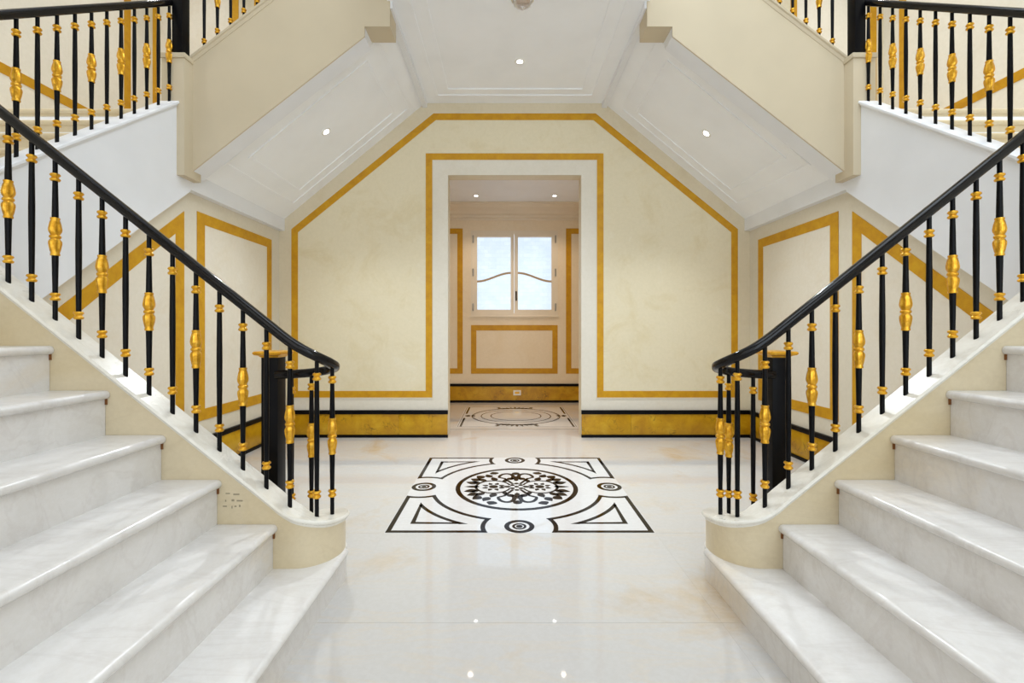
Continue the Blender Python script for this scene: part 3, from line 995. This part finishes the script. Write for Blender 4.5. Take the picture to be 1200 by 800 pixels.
# rinceau ornament inside the ring
for gx, gy in ((0, 0), (1, 1), (-1, 1), (1, -1), (-1, -1), (0, 2), (0, -2)):
    I.disc('lattice_dot', gx * 0.04, gy * 0.045, 0.024, 8)
for sx in (-1, 1):
    I.disc('rosette_heart', sx * 0.222, 0.0, 0.044, 14)
    for k in range(8):
        a = k * PI / 4 + PI / 8
        I.leaf('rosette_petal', sx * 0.222 + 0.056 * math.cos(a), 0.056 * math.sin(a), a, 0.062, 0.044, 5)
    I.leaf('inlay_leaf', sx * 0.05, 0.0, 0 if sx > 0 else PI, 0.11, 0.05, 5)
    I.leaf('inlay_leaf', sx * 0.355, 0.0, 0 if sx > 0 else PI, 0.15, 0.062, 6)
    for sy in (-1, 1):
        def dirn(a): return math.atan2(sy * math.sin(a), sx * math.cos(a))
        def at(r, a): return (sx * r * math.cos(a), sy * r * math.sin(a))
        # club leaves standing round the ring
        for r0, a_, da, ln, wd in ((0.385, 0.24, 0.10, 0.13, 0.088), (0.40, 0.45, 0.12, 0.115, 0.092), (0.415, 0.66, 0.15, 0.105, 0.098), (0.43, 1.06, 0.10, 0.09, 0.10)):
            x, y = at(r0, a_)
            I.leaf('inlay_leaf', x, y, dirn(a_ + da), ln, wd, 7, 'inlay', 0.75)
        # one long stem leaves the middle and rolls over toward the short axis
        st_ = [(sx * (0.035 + 0.10 * f), sy * (0.08 + 0.20 * f)) for f in [k / 5 for k in range(5)]]
        curl = []
        for k in range(16):
            f = k / 15
            t = 0.15 - 0.2 + f * PI * 1.25
            r = 0.088 * (1 - 0.42 * f)
            curl.append((sx * (0.125 - 0.075 + r * math.cos(t) + 0.035), sy * (0.285 + r * math.sin(t) * 1.5)))
        I.stroke('inlay_scroll', st_ + curl, 0.026, 0.046)
        x, y = curl[-1]
        I.disc('scroll_eye', x + sx * 0.012, y, 0.036, 12)
        # a second stem encircles the rosette
        ring_ = []
        for k in range(17):
            t = PI * 0.92 - k / 16 * PI * 0.98
            ring_.append((sx * (0.225 + 0.165 * math.cos(t)), sy * (0.165 * math.sin(t) * 1.05)))
        I.stroke('inlay_stem', ring_, 0.020, 0.028)
        for x, y, a_, ln, wd in ((0.20, 0.175, 1.2, 0.12, 0.07), (0.30, 0.155, 0.85, 0.13, 0.066), (0.355, 0.105, 0.45, 0.10, 0.055), (0.12, 0.13, 1.75, 0.10, 0.05), (0.255, 0.275, 1.1, 0.11, 0.08)):
            I.leaf('inlay_leaf', sx * x, sy * y, dirn(a_), ln, wd, 6, 'inlay', 0.75)
for sy in (-1, 1):
    I.disc('inlay_bead', 0, sy * 0.40, 0.042, 14)
    I.leaf('inlay_leaf', 0, sy * 0.16, PI / 2 * sy, 0.16, 0.05, 6)

fm = thing('floor_medallion', 'inlaid marble medallion with nested rings in the far room', 'floor inlay', (FX, FY, 0))
box('white_ground', 'floor_white', FX - FHX - .019, FX + FHX + .019, FY - FHY - .019, FY + FHY + .019, -0.02, 0.0003, fm)
J = Inlay(fm, FX, FY, FHX, FHY)
J.outline('border_line', [(-1, -1), (1, -1), (1, 1), (-1, 1)], 0.012, 'inlay_grey')
for sx in (-1, 1):
    for lo, hi in ((-0.98, -0.22), (0.22, 0.98)):
        J.poly('border_bar', [(sx * 0.93, lo), (sx * 0.965, lo), (sx * 0.965, hi), (sx * 0.93, hi)])
    for k in range(-2, 3):
        J.leaf('fleuron_leaf', sx * (0.86 + 0.0 * k), 0, (0 if sx > 0 else PI) + k * 0.5, 0.11, 0.05, 4)
        J.leaf('fleuron_leaf', sx * 0.84, 0, (PI if sx > 0 else 0) + k * 0.4, 0.09, 0.04, 4)
for rr, w in ((0.83, 0.018), (0.80, 0.008), (0.66, 0.018), (0.48, 0.018)):
    J.ring('nested_ring', 0, 0, rr, w, 64)
for sy in (-1, 1):
    for k in range(-4, 5):
        J.leaf('fleuron_leaf', 0.05 * k, sy * 0.80, PI / 2 * sy - k * 0.30 * sy, 0.20 - 0.016 * abs(k), 0.065, 5)
        if abs(k) > 1:
            J.leaf('fleuron_leaf', 0.055 * k, sy * 0.80, (0 if k > 0 else PI) + 0.2 * sy, 0.08, 0.07, 4)
    for sx in (-1, 1):
        J.stroke('fleuron_curl', [(sx * (0.36 - 0.05 * math.sin(f * PI)), sy * (0.78 + 0.17 * f)) for f in [k / 6 for k in range(7)]], 0.045, 0.055)

# ------------------------------------------------------------------ recessed lights
def downlight(x, y, z, normal, power, label, group, col=(0.86, 0.94, 1.0), spot=1.9, aim=None):
    t_ = thing('recessed_light', label, 'ceiling light', (x, y, z), group)
    q = Vector((0, 0, -1)).rotation_difference(Vector(normal))
    t_.rotation_mode = 'QUATERNION'
    t_.rotation_quaternion = q
    def child(name, mat, prof_, seg=20):
        bm = bmesh.new()
        bm_lathe(bm, prof_, seg)
        o = link_mesh(name, bm, mat, None, True)
        o.parent = t_
        return o
    child('trim_ring', 'plastic', [(0.034, -0.002), (0.036, -0.008), (0.050, -0.009), (0.058, -0.003), (0.059, 0.003), (0.034, 0.003)])
    child('lamp_lens', 'lamp', [(0.0335, 0.0), (0.033, -0.005), (0.016, -0.0075), (0.001, -0.008)])
    l = bpy.data.lights.new('recessed_lamp', 'SPOT')
    l.energy = power
    l.color = col
    l.spot_size = spot
    l.spot_blend = 1.0
    l.shadow_soft_size = 0.04
    lo = bpy.data.objects.new('recessed_lamp', l)
    COL.objects.link(lo)
    lo.parent = t_
    lo.location = (0, 0, -0.02)
    if aim:                                   # the lamp is swivelled inside its trim
        lo.rotation_mode = 'QUATERNION'
        lo.rotation_quaternion = q.inverted() @ Vector((0, 0, -1)).rotation_difference(Vector(aim).normalized())
    return t_

downlight(0.04, 5.09, ZC, (0, 0, -1), 235, 'recessed light in the flat middle ceiling', 'recessed lights under the landing', aim=(0, -0.22, -1))
def soffit_hit(u, v, s):
    # where the line of sight through pixel (u, v) meets the sloping soffit
    lo, hi = 3.0, 8.0
    for _ in range(60):
        y = (lo + hi) / 2
        x = (u - 593) * y / FPX - 0.115
        z = H + (387 - v) * y / FPX
        if z < zsof(abs(x)):
            lo = y
        else:
            hi = y
    return x, y, z
for s, (u, v) in ((-1, (382, 154)), (1, (828, 156))):
    x, y, z = soffit_hit(u, v, s)
    nrm = Vector((-s * 0.823, 0, -1)).normalized()
    downlight(x, y, z, nrm, 165, 'recessed light in the %s sloping soffit' % SIDE[s], 'recessed lights under the landing', aim=(-s * 0.12, -0.24, -1))
for x in (CX - 0.715, CX + 0.725):
    for y, lb in ((8.24, 'near the far window cornice'), (6.95, 'just behind the doorway head')):
        downlight(x, y, FZ, (0, 0, -1), 50, 'recessed light in far room ceiling %s, %s of axis' % (lb, 'left' if x < CX else 'right'), 'recessed lights of the far room', (1.0, 0.80, 0.58))

for s in (-1, 1):
    for y in (3.2, 5.2):  # unseen lamps added to brighten the upper stairwell walls
        downlight(s * 4.1, y, TOP, (0, 0, -1), 150, 'added fill light in the upper ceiling over the %s landing, %s' % (SIDE[s], 'toward the back wall' if y > 4 else 'over the side flight'),
                  'added fill lights of the upper ceiling', (1.0, 0.97, 0.92), 1.15)

# ceiling lantern at the top edge of the picture
cx_, cy_ = 0.036, 4.12
ln = thing('ceiling_lantern', 'small chrome and glass ceiling lantern at the front of the flat ceiling', 'ceiling light', (cx_, cy_, ZC))
lathe('canopy_plate', 'chrome', [(0.105, 0.0), (0.105, -0.012), (0.09, -0.02), (0.07, -0.022)], 28, 0, ln, (cx_, cy_, ZC))
lathe('glass_bowl', 'glass', [(0.085, -0.02), (0.088, -0.035), (0.075, -0.06), (0.045, -0.078), (0.01, -0.084)], 24, 12, ln, (cx_, cy_, ZC))
lathe('finial', 'chrome', [(0.012, -0.082), (0.018, -0.088), (0.012, -0.098), (0.003, -0.102)], 14, 0, ln, (cx_, cy_, ZC))
for k in range(6):
    a = PI / 6 + k * PI / 3
    lathe('crystal_drop', 'chrome', [(0.002, 0.0), (0.009, -0.010), (0.009, -0.018), (0.002, -0.030)], 8, 0, ln,
          (cx_ + 0.082 * math.cos(a), cy_ + 0.082 * math.sin(a), ZC - 0.03))
